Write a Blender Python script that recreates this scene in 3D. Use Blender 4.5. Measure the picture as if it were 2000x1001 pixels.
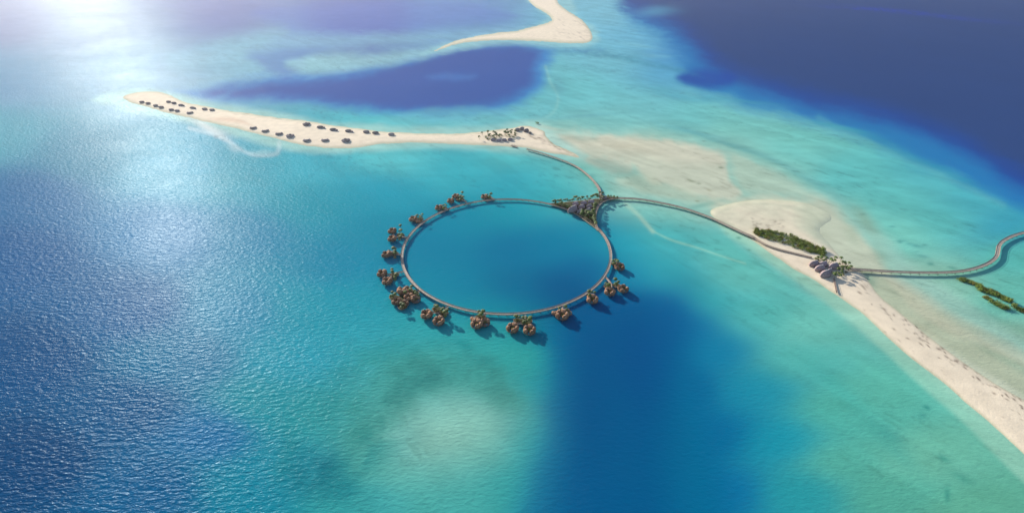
import bpy, math, random
import numpy as np
from mathutils import Vector

for o in list(bpy.data.objects): bpy.data.objects.remove(o)
scene = bpy.context.scene
C = scene.collection
random.seed(7); rng = np.random.default_rng(11)

# ------------------------------------------------------------------ camera
H = 375.0                      # flying height in metres
F = 937.0                      # focal length for a 2000 px wide frame
PITCH = math.radians(33.9)     # looking down
CP, SP = math.cos(PITCH), math.sin(PITCH)
cam_d = bpy.data.cameras.new('camera'); cam = bpy.data.objects.new('camera', cam_d); C.objects.link(cam)
cam.location = (0, 0, H); cam.rotation_euler = (math.pi/2 - PITCH, 0, 0)
cam_d.sensor_width = 36; cam_d.lens = 36*F/2000; cam_d.clip_start = 1; cam_d.clip_end = 90000
scene.camera = cam

# ------------------------------------------------------------------ sky, sun, exposure
SUN_EL, SUN_AZ = math.radians(20), math.radians(-38.5)     # azimuth from +Y, clockwise positive
W = bpy.data.worlds.new('World'); scene.world = W; W.use_nodes = True
nt = W.node_tree; nt.nodes.clear()
sky = nt.nodes.new('ShaderNodeTexSky'); sky.sky_type = 'NISHITA'; sky.sun_disc = False
sky.sun_elevation = SUN_EL; sky.sun_rotation = SUN_AZ; sky.altitude = 300
sky.air_density = 1.0; sky.dust_density = 1.0; sky.ozone_density = 1.5
bg = nt.nodes.new('ShaderNodeBackground'); bg.inputs[1].default_value = 0.12
wo = nt.nodes.new('ShaderNodeOutputWorld')
nt.links.new(sky.outputs[0], bg.inputs[0]); nt.links.new(bg.outputs[0], wo.inputs[0])
sd = bpy.data.lights.new('sun', 'SUN'); sun = bpy.data.objects.new('sun', sd); C.objects.link(sun)
sd.energy = 4.6; sd.angle = math.radians(0.5); sd.color = (1.0, 0.93, 0.82)
to_sun = Vector((math.sin(SUN_AZ)*math.cos(SUN_EL), math.cos(SUN_AZ)*math.cos(SUN_EL), math.sin(SUN_EL)))
sun.rotation_euler = to_sun.to_track_quat('Z', 'Y').to_euler()
vs = scene.view_settings
vs.view_transform = 'Standard'; vs.look = 'None'; vs.gamma = 1; vs.use_curve_mapping = False; vs.exposure = 0.82

# ------------------------------------------------------------------ image pixels <-> ground
def G(px, py, z=0.0):
    """image pixel position, cast along its camera ray -> ground point at height z"""
    dx = (np.asarray(px, float)-1000)/F; dd = (np.asarray(py, float)-500.5)/F
    vy = CP - dd*SP; vz = -SP - dd*CP
    t = (z-H)/vz
    return dx*t, vy*t
def P(px, py, z=0.0):
    x, y = G(px, py, z); return (float(x), float(y), float(z))
def mpp(py):                   # metres per image pixel, sideways, at a row
    return H/((py + 129.2)*CP)

# ------------------------------------------------------------------ helpers
def lin(c):
    c = np.asarray(c, float)/255.0
    return np.where(c <= .04045, c/12.92, ((c+.055)/1.055)**2.4)
def catmull(pts, n=8, closed=True):
    pts = [np.array(p, float) for p in pts]; N = len(pts); out = []
    rngi = range(N) if closed else range(N-1)
    for i in rngi:
        if closed: p0, p1, p2, p3 = pts[i-1], pts[i], pts[(i+1) % N], pts[(i+2) % N]
        else: p0, p1, p2, p3 = pts[max(i-1, 0)], pts[i], pts[i+1], pts[min(i+2, N-1)]
        for k in range(n):
            t = k/n
            out.append(.5*((2*p1)+(-p0+p2)*t+(2*p0-5*p1+4*p2-p3)*t*t+(-p0+3*p1-3*p2+p3)*t**3))
    if not closed: out.append(pts[-1])
    return np.array(out)
def sdist(X, Y, poly):
    """signed distance to closed polygon, + inside"""
    d2 = np.full(X.shape, 1e18); ins = np.zeros(X.shape, bool)
    n = len(poly)
    for i in range(n):
        ax, ay = poly[i]; bx, by = poly[(i+1) % n]
        ex, ey = bx-ax, by-ay; L = ex*ex+ey*ey+1e-12
        t = np.clip(((X-ax)*ex+(Y-ay)*ey)/L, 0, 1)
        d2 = np.minimum(d2, (X-ax-t*ex)**2+(Y-ay-t*ey)**2)
        if abs(ey) > 1e-12:
            c = ((ay > Y) != (by > Y)) & (X < ex*(Y-ay)/ey+ax); ins ^= c
    d = np.sqrt(d2); return np.where(ins, d, -d)
def ldist(X, Y, pl):
    d2 = np.full(X.shape, 1e18)
    for (ax, ay), (bx, by) in zip(pl[:-1], pl[1:]):
        ex, ey = bx-ax, by-ay; L = ex*ex+ey*ey+1e-12
        t = np.clip(((X-ax)*ex+(Y-ay)*ey)/L, 0, 1)
        d2 = np.minimum(d2, (X-ax-t*ex)**2+(Y-ay-t*ey)**2)
    return np.sqrt(d2)
_lat = rng.random((256, 256))
def vnoise(x, y):
    xi = np.floor(x).astype(int); yi = np.floor(y).astype(int); fx = x-xi; fy = y-yi
    fx = fx*fx*(3-2*fx); fy = fy*fy*(3-2*fy)
    a = _lat[xi & 255, yi & 255]; b = _lat[(xi+1) & 255, yi & 255]
    c = _lat[xi & 255, (yi+1) & 255]; d = _lat[(xi+1) & 255, (yi+1) & 255]
    return (a*(1-fx)+b*fx)*(1-fy)+(c*(1-fx)+d*fx)*fy
def fbm(x, y, o=4):
    s = 0; a = .5; t = 0
    for k in range(o):
        s = s+a*vnoise(x*2**k+17.3*k, y*2**k+9.1*k); t += a; a *= .55
    return s/t*2-1
def sstep(a, b, x):
    t = np.clip((x-a)/(b-a), 0, 1); return t*t*(3-2*t)

def tag(o, label=None, cat=None, group=None, kind=None):
    if label: o['label'] = label
    if cat: o['category'] = cat
    if group: o['group'] = group
    if kind: o['kind'] = kind
    return o
def empty(name, loc, rz=0.0):
    o = bpy.data.objects.new(name, None); C.objects.link(o); o.location = loc; o.rotation_euler = (0, 0, rz)
    o.empty_display_size = 1; return o
class MB:
    def __init__(s): s.v = []; s.f = []
    def add(s, v, f):
        b = len(s.v); s.v += [tuple(map(float, p)) for p in v]; s.f += [tuple(b+i for i in q) for q in f]
    def box(s, x0, x1, y0, y1, z0, z1):
        s.add([(x0,y0,z0),(x1,y0,z0),(x1,y1,z0),(x0,y1,z0),(x0,y0,z1),(x1,y0,z1),(x1,y1,z1),(x0,y1,z1)],
              [(0,3,2,1),(4,5,6,7),(0,1,5,4),(1,2,6,5),(2,3,7,6),(3,0,4,7)])
    def tube(s, a, b, r0, r1, n=6):
        a = Vector(a); b = Vector(b); d = (b-a).normalized(); u = d.orthogonal().normalized(); w = d.cross(u)
        v = []
        for p, r in ((a, r0), (b, r1)):
            for k in range(n):
                t = 2*math.pi*k/n; v.append(tuple(p+u*r*math.cos(t)+w*r*math.sin(t)))
        s.add(v, [(k, (k+1) % n, n+(k+1) % n, n+k) for k in range(n)]+[tuple(range(n))[::-1], tuple(range(n, 2*n))])
    def disc(s, cx, cy, z0, z1, r, n=20, ry=None, wob=0):
        ry = ry or r; v = []
        for z in (z0, z1):
            for k in range(n):
                t = 2*math.pi*k/n; q = 1+wob*math.sin(3*t+cx)
                v.append((cx+r*q*math.cos(t), cy+ry*q*math.sin(t), z))
        s.add(v, [(k, (k+1) % n, n+(k+1) % n, n+k) for k in range(n)]+[tuple(range(n))[::-1], tuple(range(n, 2*n))])
    def dome(s, cx, cy, z0, rx, ry, h, ang=0, n=18, m=6, skew=0.0, ridge=0.0, point=0.0, lip=.25):
        """thatched shell: eave ring, crown, underside; ridge raises a crest along local x; point draws a hood out along +x"""
        v = []; f = []
        ca, sa = math.cos(ang), math.sin(ang)
        for j in range(m+1):
            t = j/m; rr = math.cos(t*math.pi/2)**.8; zz = math.sin(t*math.pi/2)**.9
            if j == m: rr = 0.03
            for k in range(n):
                a = 2*math.pi*k/n
                ex = rx*rr*math.cos(a); ey = ry*rr*math.sin(a)
                c = max(0, math.cos(a))**4; ex += point*rx*rr*c
                up = h*zz*(1+ridge*math.exp(-(ey/(ry*.28))**2)) + point*h*.35*c*rr*(1-rr)*2
                ex += skew*rx*zz; scal = 1+.015*math.sin(9*a+j)
                ex *= scal; ey *= scal
                v.append((cx+ex*ca-ey*sa, cy+ex*sa+ey*ca, z0+up))
        for j in range(m):
            for k in range(n): f.append((j*n+k, j*n+(k+1) % n, (j+1)*n+(k+1) % n, (j+1)*n+k))
        f.append(tuple(m*n+k for k in range(n)))
        b = len(v)
        for k in range(n): x, y, z = v[k]; v.append((x, y, z-lip))
        for k in range(n): f.append((k, b+k, b+(k+1) % n, (k+1) % n))
        f.append(tuple(b+k for k in range(n))[::-1])
        s.add(v, f)
    def crescent(s, R, w, h, a0, a1, z0=0, n=20, m=7, wall=False):
        """arched roof swept round an arc, thick in the middle, pointed at both ends"""
        v = []; f = []
        for i in range(n+1):
            t = i/n; a = a0+(a1-a0)*t; th = math.sin(math.pi*min(max(t, .03), .97))**.6
            for j in range(m+1):
                u = j/m; off = (u-.5)*w*th; z = z0+h*(.25+.75*th)*math.sin(math.pi*u)**.7
                v.append(((R+off)*math.cos(a), (R+off)*math.sin(a), z))
        for i in range(n):
            for j in range(m): f.append((i*(m+1)+j, (i+1)*(m+1)+j, (i+1)*(m+1)+j+1, i*(m+1)+j+1))
            f.append((i*(m+1), i*(m+1)+m, (i+1)*(m+1)+m, (i+1)*(m+1)))
        f.append(tuple(range(m+1))); f.append(tuple(n*(m+1)+j for j in range(m+1))[::-1])
        s.add(v, f)
    def mesh(s, name, mat, smooth=False):
        me = bpy.data.meshes.new(name); me.from_pydata(s.v, [], s.f); me.update()
        me.materials.append(mat)
        if smooth: me.polygons.foreach_set('use_smooth', [True]*len(me.polygons))
        return me
    def build(s, name, mat, parent=None, smooth=False):
        o = bpy.data.objects.new(name, s.mesh(name, mat, smooth)); C.objects.link(o)
        if parent: o.parent = parent
        return o
def copy_tree(o, parent=None):
    c = o.copy(); C.objects.link(c); c.parent = parent
    for ch in [x for x in bpy.data.objects if x.parent == o]: copy_tree(ch, c)
    return c

# ------------------------------------------------------------------ materials
def newmat(name):
    m = bpy.data.materials.new(name); m.use_nodes = True
    b = m.node_tree.nodes['Principled BSDF']; return m, m.node_tree, b
def simple(name, c1, c2, scale=1.0, rough=.85, detail=4, stretch=(1, 1, 1), bump=0.0, rand=0.0, coord='Object', spec=.3):
    m, t, b = newmat(name); N = t.nodes; L = t.links
    tc = N.new('ShaderNodeTexCoord'); mp = N.new('ShaderNodeMapping'); mp.inputs['Scale'].default_value = stretch
    no = N.new('ShaderNodeTexNoise'); no.inputs['Scale'].default_value = scale; no.inputs['Detail'].default_value = detail
    mix = N.new('ShaderNodeMix'); mix.data_type = 'RGBA'
    L.new(tc.outputs[coord], mp.inputs[0]); L.new(mp.outputs[0], no.inputs['Vector'])
    rmp = N.new('ShaderNodeMapRange'); rmp.inputs[1].default_value = .3; rmp.inputs[2].default_value = .7
    L.new(no.outputs[0], rmp.inputs[0]); L.new(rmp.outputs[0], mix.inputs[0])
    mix.inputs[6].default_value = (*c1, 1); mix.inputs[7].default_value = (*c2, 1)
    out = mix.outputs[2]
    if rand:
        oi = N.new('ShaderNodeObjectInfo'); hsv = N.new('ShaderNodeHueSaturation')
        r = N.new('ShaderNodeMapRange'); r.inputs[3].default_value = 1-rand; r.inputs[4].default_value = 1+rand
        L.new(oi.outputs['Random'], r.inputs[0]); L.new(r.outputs[0], hsv.inputs['Value'])
        L.new(out, hsv.inputs['Color']); out = hsv.outputs[0]
    L.new(out, b.inputs['Base Color'])
    b.inputs['Roughness'].default_value = rough; b.inputs['Specular IOR Level'].default_value = spec
    if bump:
        bp = N.new('ShaderNodeBump'); bp.inputs['Strength'].default_value = bump; bp.inputs['Distance'].default_value = .3
        L.new(no.outputs[0], bp.inputs['Height']); L.new(bp.outputs[0], b.inputs['Normal'])
    return m
M = {}
M['thatch'] = simple('thatch', (.08, .035, .018), (.42, .23, .13), .8, .95, 6, (1, 1, 3), .6, .25)
M['thatch_dark'] = simple('thatch_dark', (.15, .12, .115), (.34, .28, .27), .9, .95, 6, (1, 1, 3), .6, .3)
M['thatch_mauve'] = simple('thatch_mauve', (.20, .145, .15), (.40, .31, .31), .7, .9, 6, (1, 1, 3), .5, .15)
M['deck'] = simple('deck', (.24, .195, .155), (.44, .38, .32), .5, .8, 5, (1, 1, 1), .2)
M['rail'] = simple('rail', (.22, .14, .10), (.38, .28, .22), 2, .8, 2)
M['pile'] = simple('pile', (.08, .06, .05), (.16, .12, .10), 1, .9, 2)
M['wall'] = simple('wall', (.10, .07, .05), (.22, .16, .12), .8, .8, 3)
M['deck_dark'] = simple('deck_dark', (.12, .07, .045), (.26, .17, .12), .8, .85, 4)
M['canvas'] = simple('canvas', (.62, .58, .54), (.74, .70, .66), 1, .8, 2)
M['pool'] = simple('pool', (.03, .22, .26), (.06, .32, .34), .8, .1, 2)
M['trunk'] = simple('trunk', (.14, .10, .07), (.26, .19, .13), 3, .9, 3)
M['frond'] = simple('frond', (.03, .065, .010), (.11, .14, .022), .6, .6, 3, rand=.3, coord='Object')
M['leaf'] = simple('leaf', (.055, .10, .012), (.24, .29, .05), .8, .7, 4, rand=.3)
M['leaf_rust'] = simple('leaf_rust', (.08, .09, .012), (.26, .17, .03), .9, .7, 4, rand=.3)
M['earth'] = simple('earth', (.03, .035, .012), (.08, .08, .03), .15, .95, 5)
M['rock'] = simple('rock', (.05, .06, .05), (.12, .13, .11), .5, .9, 5)

# ------------------------------------------------------------------ colours of the sea: what lies under it, how deep, with some glare and haze painted in far off
# scattered colour points: image pixel x, y and sea colour
SEA_PTS = [
 (-600,-60,95,110,170),(-600,300,50,110,180),(-600,700,0,68,134),(-600,1100,0,60,120),
 (0,30,120,130,185),(200,60,120,140,190),(450,40,105,115,185),(700,30,90,105,180),(900,30,100,140,200),
 (0,160,95,140,190),(250,130,130,170,195),(500,100,130,185,200),(0,260,70,150,185),(150,300,40,120,165),
 (60,380,25,98,162),(30,500,8,84,150),(50,700,0,74,136),(60,900,0,66,124),(250,600,0,86,152),(250,800,0,80,140),
 (300,950,0,88,148),(350,700,0,104,158),(420,850,5,100,165),(330,450,25,110,175),(480,600,10,120,172),(480,450,15,120,172),
 (480,950,10,125,165),(520,800,20,135,165),(600,700,25,145,170),(590,600,20,140,175),(650,520,8,125,170),
 (350,330,70,155,185),(480,340,50,150,185),(600,330,60,170,185),(600,400,20,140,175),(760,300,90,195,195),
 (750,380,25,150,175),(750,450,10,130,170),(900,330,55,175,185),(1000,310,85,190,185),(1000,350,40,160,180),
 (1100,360,65,180,180),(1130,340,95,190,180),(1060,370,50,170,180),(690,600,15,140,175),(720,650,30,150,170),
 (990,410,15,140,175),(900,430,5,128,170),(850,480,2,118,165),(990,480,2,108,162),(1080,480,3,115,165),(1150,470,10,130,175),
 (900,560,3,118,165),(990,560,2,98,152),(1100,560,0,78,140),(1150,520,2,92,155),(860,560,3,125,168),(940,600,8,128,165),
 (840,640,30,155,165),(950,670,40,158,160),(1060,640,0,105,150),(1150,620,0,70,132),(1240,620,0,72,138),(1300,600,5,100,155),
 (1240,540,15,130,170),(1215,480,30,160,180),(1300,460,75,185,180),(1400,500,100,195,180),(1300,530,55,172,175),
 (1380,580,60,175,175),(1450,540,105,195,178),(1480,620,85,185,172),(1400,680,10,120,160),(1350,640,5,105,155),
 (1200,720,0,72,130),(1130,800,0,80,132),(1250,850,0,70,126),(1120,950,0,85,138),(1250,980,0,62,120),(1330,760,0,85,138),
 (1400,850,2,95,145),(1420,960,5,105,155),(1480,760,30,140,162),(1520,860,25,145,165),(1560,960,40,150,160),
 (1560,700,85,182,168),(1650,800,80,178,160),(1650,900,85,175,155),(1750,960,85,172,150),(1800,900,110,190,162),(1700,780,95,188,165),
 (1900,1000,95,172,145),(1580,640,110,195,175),(1700,1150,60,160,160),(1300,1200,0,60,120),(1000,1200,20,120,150),(2300,1100,90,170,150),
 (1040,750,20,140,155),(1050,850,30,145,152),(1010,960,40,148,152),(900,980,60,160,155),(700,980,40,148,155),(560,900,20,130,155),
 (620,820,30,138,150),(1000,700,45,160,155),(950,750,60,160,150),(850,720,55,150,145),(850,880,95,178,155),(780,900,75,165,152),(900,830,125,188,162),
 (980,250,110,190,190),(1060,200,105,190,190),(1150,180,110,195,195),(1250,200,115,195,195),(1200,120,115,190,200),(1250,60,105,180,205),
 (1180,30,120,190,205),(1100,260,140,200,185),(1200,250,125,198,190),(1350,220,112,195,190),(1300,150,85,160,195),(1330,100,65,130,190),
 (1450,230,120,200,190),(1550,290,115,200,188),(1400,290,140,200,182),(1500,340,140,200,180),(1650,340,100,195,188),(1750,380,100,195,185),
 (1650,430,125,200,182),(1750,470,120,200,180),(1850,430,95,192,182),(1800,340,85,180,185),(1900,400,75,175,185),(1960,440,55,155,180),(1980,500,90,188,175),
 (1980,570,105,192,172),(1850,560,135,195,170),(1750,560,160,195,168),(1950,680,140,185,158),(2300,600,60,160,175),(2400,900,150,185,155),
 (1260,300,165,205,175),(1180,330,150,200,175),(1250,360,150,198,172),(1330,400,140,200,178),(1450,370,160,200,172),(1280,390,120,195,180),
]
DEEP = [ # the deep basin in the foreground
 ([(1090,640),(1180,600),(1260,585),(1320,630),(1350,700),(1375,790),(1400,890),(1420,1000),(1440,1300),(920,1300),(985,1060),(1020,960),(1048,860),(1066,760),(1072,690)], (0,100,144), 44, .9, 3),
 ([(1115,640),(1200,600),(1260,620),(1285,720),(1300,840),(1310,1000),(1320,1300),(1030,1300),(1060,1000),(1090,860),(1105,740)], (0,78,131), 62, .7, 3),
 # large soft areas: outline, colour, edge softness, opacity, roughness of the edge
 # the open ocean at the upper right, in three steps down the reef slope, the last lightened for haze
 ([(1215,-60),(1225,30),(1290,75),(1330,120),(1345,165),(1440,205),(1520,225),(1600,245),(1680,275),(1740,300),(1800,322),(1870,350),(1940,385),(2010,420),(2120,470),(2500,600),(3300,900),(3300,-110),(1215,-110)], (35,110,175), 22, .95, 10),
 ([(1200,-60),(1215,10),(1300,50),(1350,90),(1380,130),(1460,170),(1560,205),(1650,222),(1740,245),(1830,275),(1920,320),(2020,380),(2400,520),(3300,800),(3300,-110),(1200,-110)], (36,70,150), 24, .95, 8),
 ([(1200,-60),(1225,-10),(1310,38),(1370,85),(1420,130),(1520,165),(1640,195),(1760,222),(1880,265),(2020,340),(2400,470),(3300,700),(3300,-110),(1200,-110)], (48,69,120), 32, .95, 8),
 # deep lagoon between the two sandbanks
 ([(340,185),(430,168),(520,150),(600,146),(700,135),(800,110),(870,90),(930,83),(1010,84),(1075,95),(1085,108),(1068,135),(1060,165),(1035,190),(990,212),(920,226),(830,230),(740,222),(640,207),(540,198),(430,196)], (50,110,190), 16, .85, 7),
 ([(400,182),(500,166),(620,158),(720,142),(820,115),(880,97),(940,88),(1010,90),(1055,102),(1050,120),(1040,150),(1020,178),(970,200),(900,213),(820,218),(740,212),(650,198),(560,190),(470,190)], (60,84,156), 15, .92, 7),
 # deep water behind it, sky glare painted in as mauve
 ([(500,20),(700,5),(900,0),(980,20),(1000,35),(930,45),(800,62),(700,80),(600,95),(520,88),(560,60)], (95,115,190), 18, .55, 8),
 ([(480,100),(560,88),(640,92),(600,110),(600,130),(560,150),(520,135)], (80,100,180), 12, .6, 6),
 # blue hole by the reef edge
 ([(1325,150),(1360,138),(1410,140),(1440,152),(1430,168),(1380,172),(1340,165)], (35,70,155), 10, .85, 3),
]
PALE = [ # submerged sand flats
 ([(560,120),(640,108),(740,104),(840,92),(900,78),(960,72),(900,95),(820,115),(720,132),(620,142),(575,135)], (150,205,205), 10, .7, 4),
 ([(330,110),(450,80),(600,68),(780,66),(900,60),(1020,52),(960,72),(840,85),(700,92),(560,98),(480,112),(400,135),(350,140)], (135,190,205), 14, .55, 6),
 ([(830,215),(980,212),(1040,205),(1065,175),(1075,140),(1090,110),(1100,150),(1090,200),(1060,235),(1000,246),(900,250),(800,250),(740,244)], (110,190,195), 8, .45, 4),
 ([(840,150),(870,143),(905,145),(930,150),(900,158),(860,157)], (75,120,190), 8, .5, 4),
 # wide pale shelf joining both banks
 ([(1040,238),(1130,250),(1250,258),(1380,278),(1480,310),(1560,350),(1650,400),(1720,450),(1790,520),(1880,590),(1990,660),(2200,770),(2200,1000),(1960,850),(1700,650),(1450,470),(1380,430),(1300,400),(1220,392),(1180,340),(1120,310),(1060,280)], (158,203,184), 16, .75, 9),
 # big drying flat right of the left bank
 ([(1050,250),(1080,258),(1150,264),(1220,268),(1300,277),(1370,290),(1412,305),(1418,330),(1425,352),(1445,375),(1420,388),(1380,388),(1330,372),(1280,356),(1250,334),(1215,315),(1170,305),(1120,296),(1080,276)], (204,208,182), 7, .85, 8),
 ([(1085,258),(1200,268),(1330,284),(1400,303),(1408,322),(1330,322),(1230,300),(1140,290)], (214,212,186), 14, .55, 10),
 ([(1150,306),(1190,308),(1232,322),(1222,340),(1185,332),(1160,318)], (212,206,180), 7, .6, 7),
 ([(1205,345),(1260,342),(1330,365),(1380,385),(1420,395),(1400,405),(1330,390),(1260,375),(1215,362)], (190,204,176), 8, .6, 8),
 ([(1430,300),(1500,330),(1580,370),(1610,395),(1540,380),(1450,372),(1432,340)], (186,206,180), 10, .6, 8),
 # flat round the right bank
 ([(1392,408),(1420,392),(1480,382),(1560,384),(1620,398),(1655,430),(1690,465),(1725,505),(1760,560),(1830,615),(1900,665),(2000,725),(2200,850),(2200,1100),(1975,850),(1840,732),(1700,622),(1560,528),(1455,462),(1400,430)], (203,206,178), 12, .8, 8),
 ([(1660,525),(1710,530),(1780,570),(1860,622),(1960,680),(2100,750),(2200,830),(2060,810),(1960,745),(1870,690),(1790,640),(1720,600),(1680,560)], (170,184,154), 9, .75, 6),
 ([(1730,530),(1790,560),(1870,615),(1960,665),(2060,720),(2100,760),(1960,700),(1860,650),(1780,600)], (196,196,168), 9, .5, 6),
 # shallow shelf along the inner beach of the right bank
 ([(1400,425),(1480,470),(1580,535),(1680,600),(1780,690),(1900,790),(2060,940),(2060,990),(1985,925),(1885,828),(1778,735),(1682,642),(1585,568),(1480,492),(1420,455)], (152,208,180), 7, .7, 3),
 # shoal in the middle foreground
 ([(800,790),(860,775),(930,785),(950,820),(910,850),(830,865),(760,880),(740,850),(770,815)], (148,200,178), 40, .4, 14),
 ([(700,860),(850,830),(960,820),(980,880),(900,940),(780,930),(700,910)], (105,180,158), 45, .4, 14),
 # the fringe of both banks
 ([(180,195),(250,170),(330,178),(420,200),(560,222),(640,236),(800,250),(940,248),(1020,236),(1075,248),(1110,275),(1145,305),(1060,305),(1000,298),(900,290),(800,289),(720,297),(620,300),(520,285),(420,255),(330,232),(250,212)], (165,210,195), 9, .8, 3),
 ([(820,108),(880,85),(960,65),(1040,52),(1060,30),(1020,-10),(1000,-60),(1110,-60),(1120,20),(1160,50),(1172,80),(1130,92),(1000,88),(900,96)], (150,205,205), 7, .8, 3),
]
BLOB = [ # cx, cy, rx, ry, angle, colour, opacity
 (800,850,175,180,-5,(84,176,166),.62),
 (850,870,165,160,-5,(88,176,168),.5),(870,830,110,60,-12,(125,192,176),.4),(870,730,150,40,2,(52,124,124),.75),(775,778,90,40,-32,(50,126,126),.75),(985,775,58,34,38,(55,130,128),.7),(865,850,130,60,-10,(150,205,182),.65),(720,850,34,70,30,(50,128,128),.5),
 (610,925,62,48,15,(10,98,122),.95),(660,950,70,30,15,(25,120,135),.55),(730,700,60,18,-20,(40,140,140),.35),(640,780,30,70,25,(35,130,140),.4),
 (905,672,22,8,20,(20,120,130),.5),(575,870,10,12,0,(15,110,125),.4),(700,820,50,60,-40,(50,130,128),.45),(940,700,60,14,10,(45,125,130),.4),
 (1310,640,60,110,20,(0,80,140),.6),(1150,790,60,220,2,(0,72,126),.55),(1260,700,70,130,-10,(0,66,128),.5),
 (1420,780,90,160,-25,(0,110,158),.35),(560,860,60,90,20,(30,140,150),.3),(700,905,110,40,-25,(45,135,140),.4),(560,870,16,60,8,(20,120,132),.35),(800,680,90,16,-6,(35,135,140),.35),
 (1200,328,45,10,12,(120,165,150),.6),(1240,350,35,10,30,(140,175,155),.5),(1170,312,26,7,10,(120,160,145),.5),(1190,350,22,12,50,(130,180,165),.45),
 (1130,268,26,5,10,(160,185,165),.5),(1220,285,60,10,8,(205,200,170),.4),
 (1180,108,75,6,3,(80,140,165),.7),(1250,122,60,5,10,(70,135,160),.6),(1320,135,40,5,15,(65,130,165),.6),(1140,98,50,6,0,(75,130,175),.6),
 (1090,170,14,22,-25,(95,165,175),.5),(1140,225,80,4,-2,(105,175,180),.5),(1150,215,60,3,-4,(110,180,180),.4),
 (1350,255,60,4,12,(95,165,170),.6),(1420,280,70,5,18,(95,165,165),.6),(1500,310,70,5,20,(105,170,165),.55),(1570,345,60,6,28,(105,175,170),.55),(1640,390,50,7,32,(105,178,170),.5),
 (1330,190,60,7,8,(80,160,180),.5),(1400,195,50,5,5,(75,155,180),.5),(1470,200,60,4,6,(80,160,175),.4),(1290,175,40,6,5,(85,165,180),.4),
 (1700,270,70,6,18,(60,150,170),.4),(1780,310,60,8,20,(60,150,170),.45),(1860,340,60,8,24,(50,140,170),.5),(1640,250,60,5,12,(70,165,175),.5),
 (1790,480,14,3,10,(70,145,145),.6),(1760,470,10,2,0,(70,145,145),.5),(1802,500,12,2.5,5,(75,145,145),.5),(1758,472,5,2,0,(60,130,130),.7),(1818,515,7,3,10,(60,130,125),.7),(1860,523,9,2.5,12,(60,130,125),.6),(1742,442,7,1.5,-5,(70,140,140),.6),
 (1806,478,5,2,0,(70,135,135),.6),(1775,475,6,1.5,0,(70,140,140),.6),(1790,492,8,1.5,0,(80,150,145),.5),
 (1685,418,7,2,0,(50,110,120),.7),(1408,327,5,2,0,(90,110,90),.8),(1352,354,8,2,10,(110,120,95),.7),(1365,358,5,1.5,0,(100,110,90),.7),(1385,372,6,2,20,(150,150,120),.6),(1362,393,4,1.5,0,(120,120,95),.7),(1375,276,4,1.2,0,(110,130,120),.6),(1345,350,4,1.5,0,(120,130,105),.6),
 (1443,464,5,2.4,0,(70,140,120),.8),(1463,488,4,1.8,0,(80,130,110),.7),(1420,455,4,2,0,(110,170,150),.5),
 (1810,795,8,4,25,(45,125,125),.8),(1843,895,14,6,25,(45,125,120),.6),(1850,965,6,16,0,(40,120,120),.6),(1740,850,40,14,30,(60,150,145),.4),(1880,930,30,9,25,(55,140,130),.35),(1800,810,10,8,0,(60,145,140),.4),
 (1700,720,70,12,38,(100,195,170),.3),(1640,760,80,18,40,(55,160,155),.3),(1750,880,60,18,42,(60,160,150),.35),
 (1690,430,14,40,-40,(135,165,140),.6),(1665,460,14,30,-30,(150,175,148),.4),(1720,500,16,30,-38,(135,165,140),.45),(1560,440,60,14,20,(190,195,165),.5),
 (1700,545,12,20,-25,(120,160,140),.5),(1745,570,20,6,30,(150,165,140),.5),(1900,640,80,10,25,(140,160,135),.35),(1960,700,70,8,26,(130,155,130),.4),(1800,640,50,8,35,(185,185,155),.4),
 (1490,415,50,5,-5,(160,170,145),.5),(1370,400,30,5,-12,(110,170,155),.6),(1425,402,50,4,-14,(130,170,150),.6),
 (1280,22,40,10,-4,(100,175,205),.4),(1250,90,40,5,6,(130,200,205),.4),(1290,110,30,4,0,(120,190,200),.4),
 (1800,28,150,4,6,(45,65,160),.5),(1700,18,90,3,3,(45,65,160),.5),
 (1080,250,30,4,8,(190,205,180),.5),
 (455,290,14,6,30,(180,215,215),.5),(515,298,26,6,-4,(170,215,210),.5),(420,262,36,6,28,(205,220,215),.7),(400,246,40,7,24,(215,220,212),.7),
]
STREAK = [ # pale sand ribbons under water: line, half width, colour, opacity
 ([(1222,398),(1245,418),(1262,437),(1275,452)], 4.5, (165,205,180), .7),
 ([(1270,448),(1310,468),(1360,483),(1410,500),(1455,514)], 2.2, (160,215,185), .55),
 ([(1066,130),(1075,160),(1090,190),(1080,220),(1040,243)], 3.0, (140,205,195), .5),
 ([(370,250),(430,268),(470,292),(500,303),(540,300),(545,278)], 4.0, (205,225,220), .45),
 ([(1175,335),(1150,330),(1120,312)], 5, (120,195,175), .4),
 ([(1600,230),(1660,262),(1720,290),(1790,318),(1860,352),(1960,400)], 7, (120,200,185), .18),
 ([(1400,250),(1500,262),(1580,288)], 12, (130,208,190), .3),
]
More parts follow.
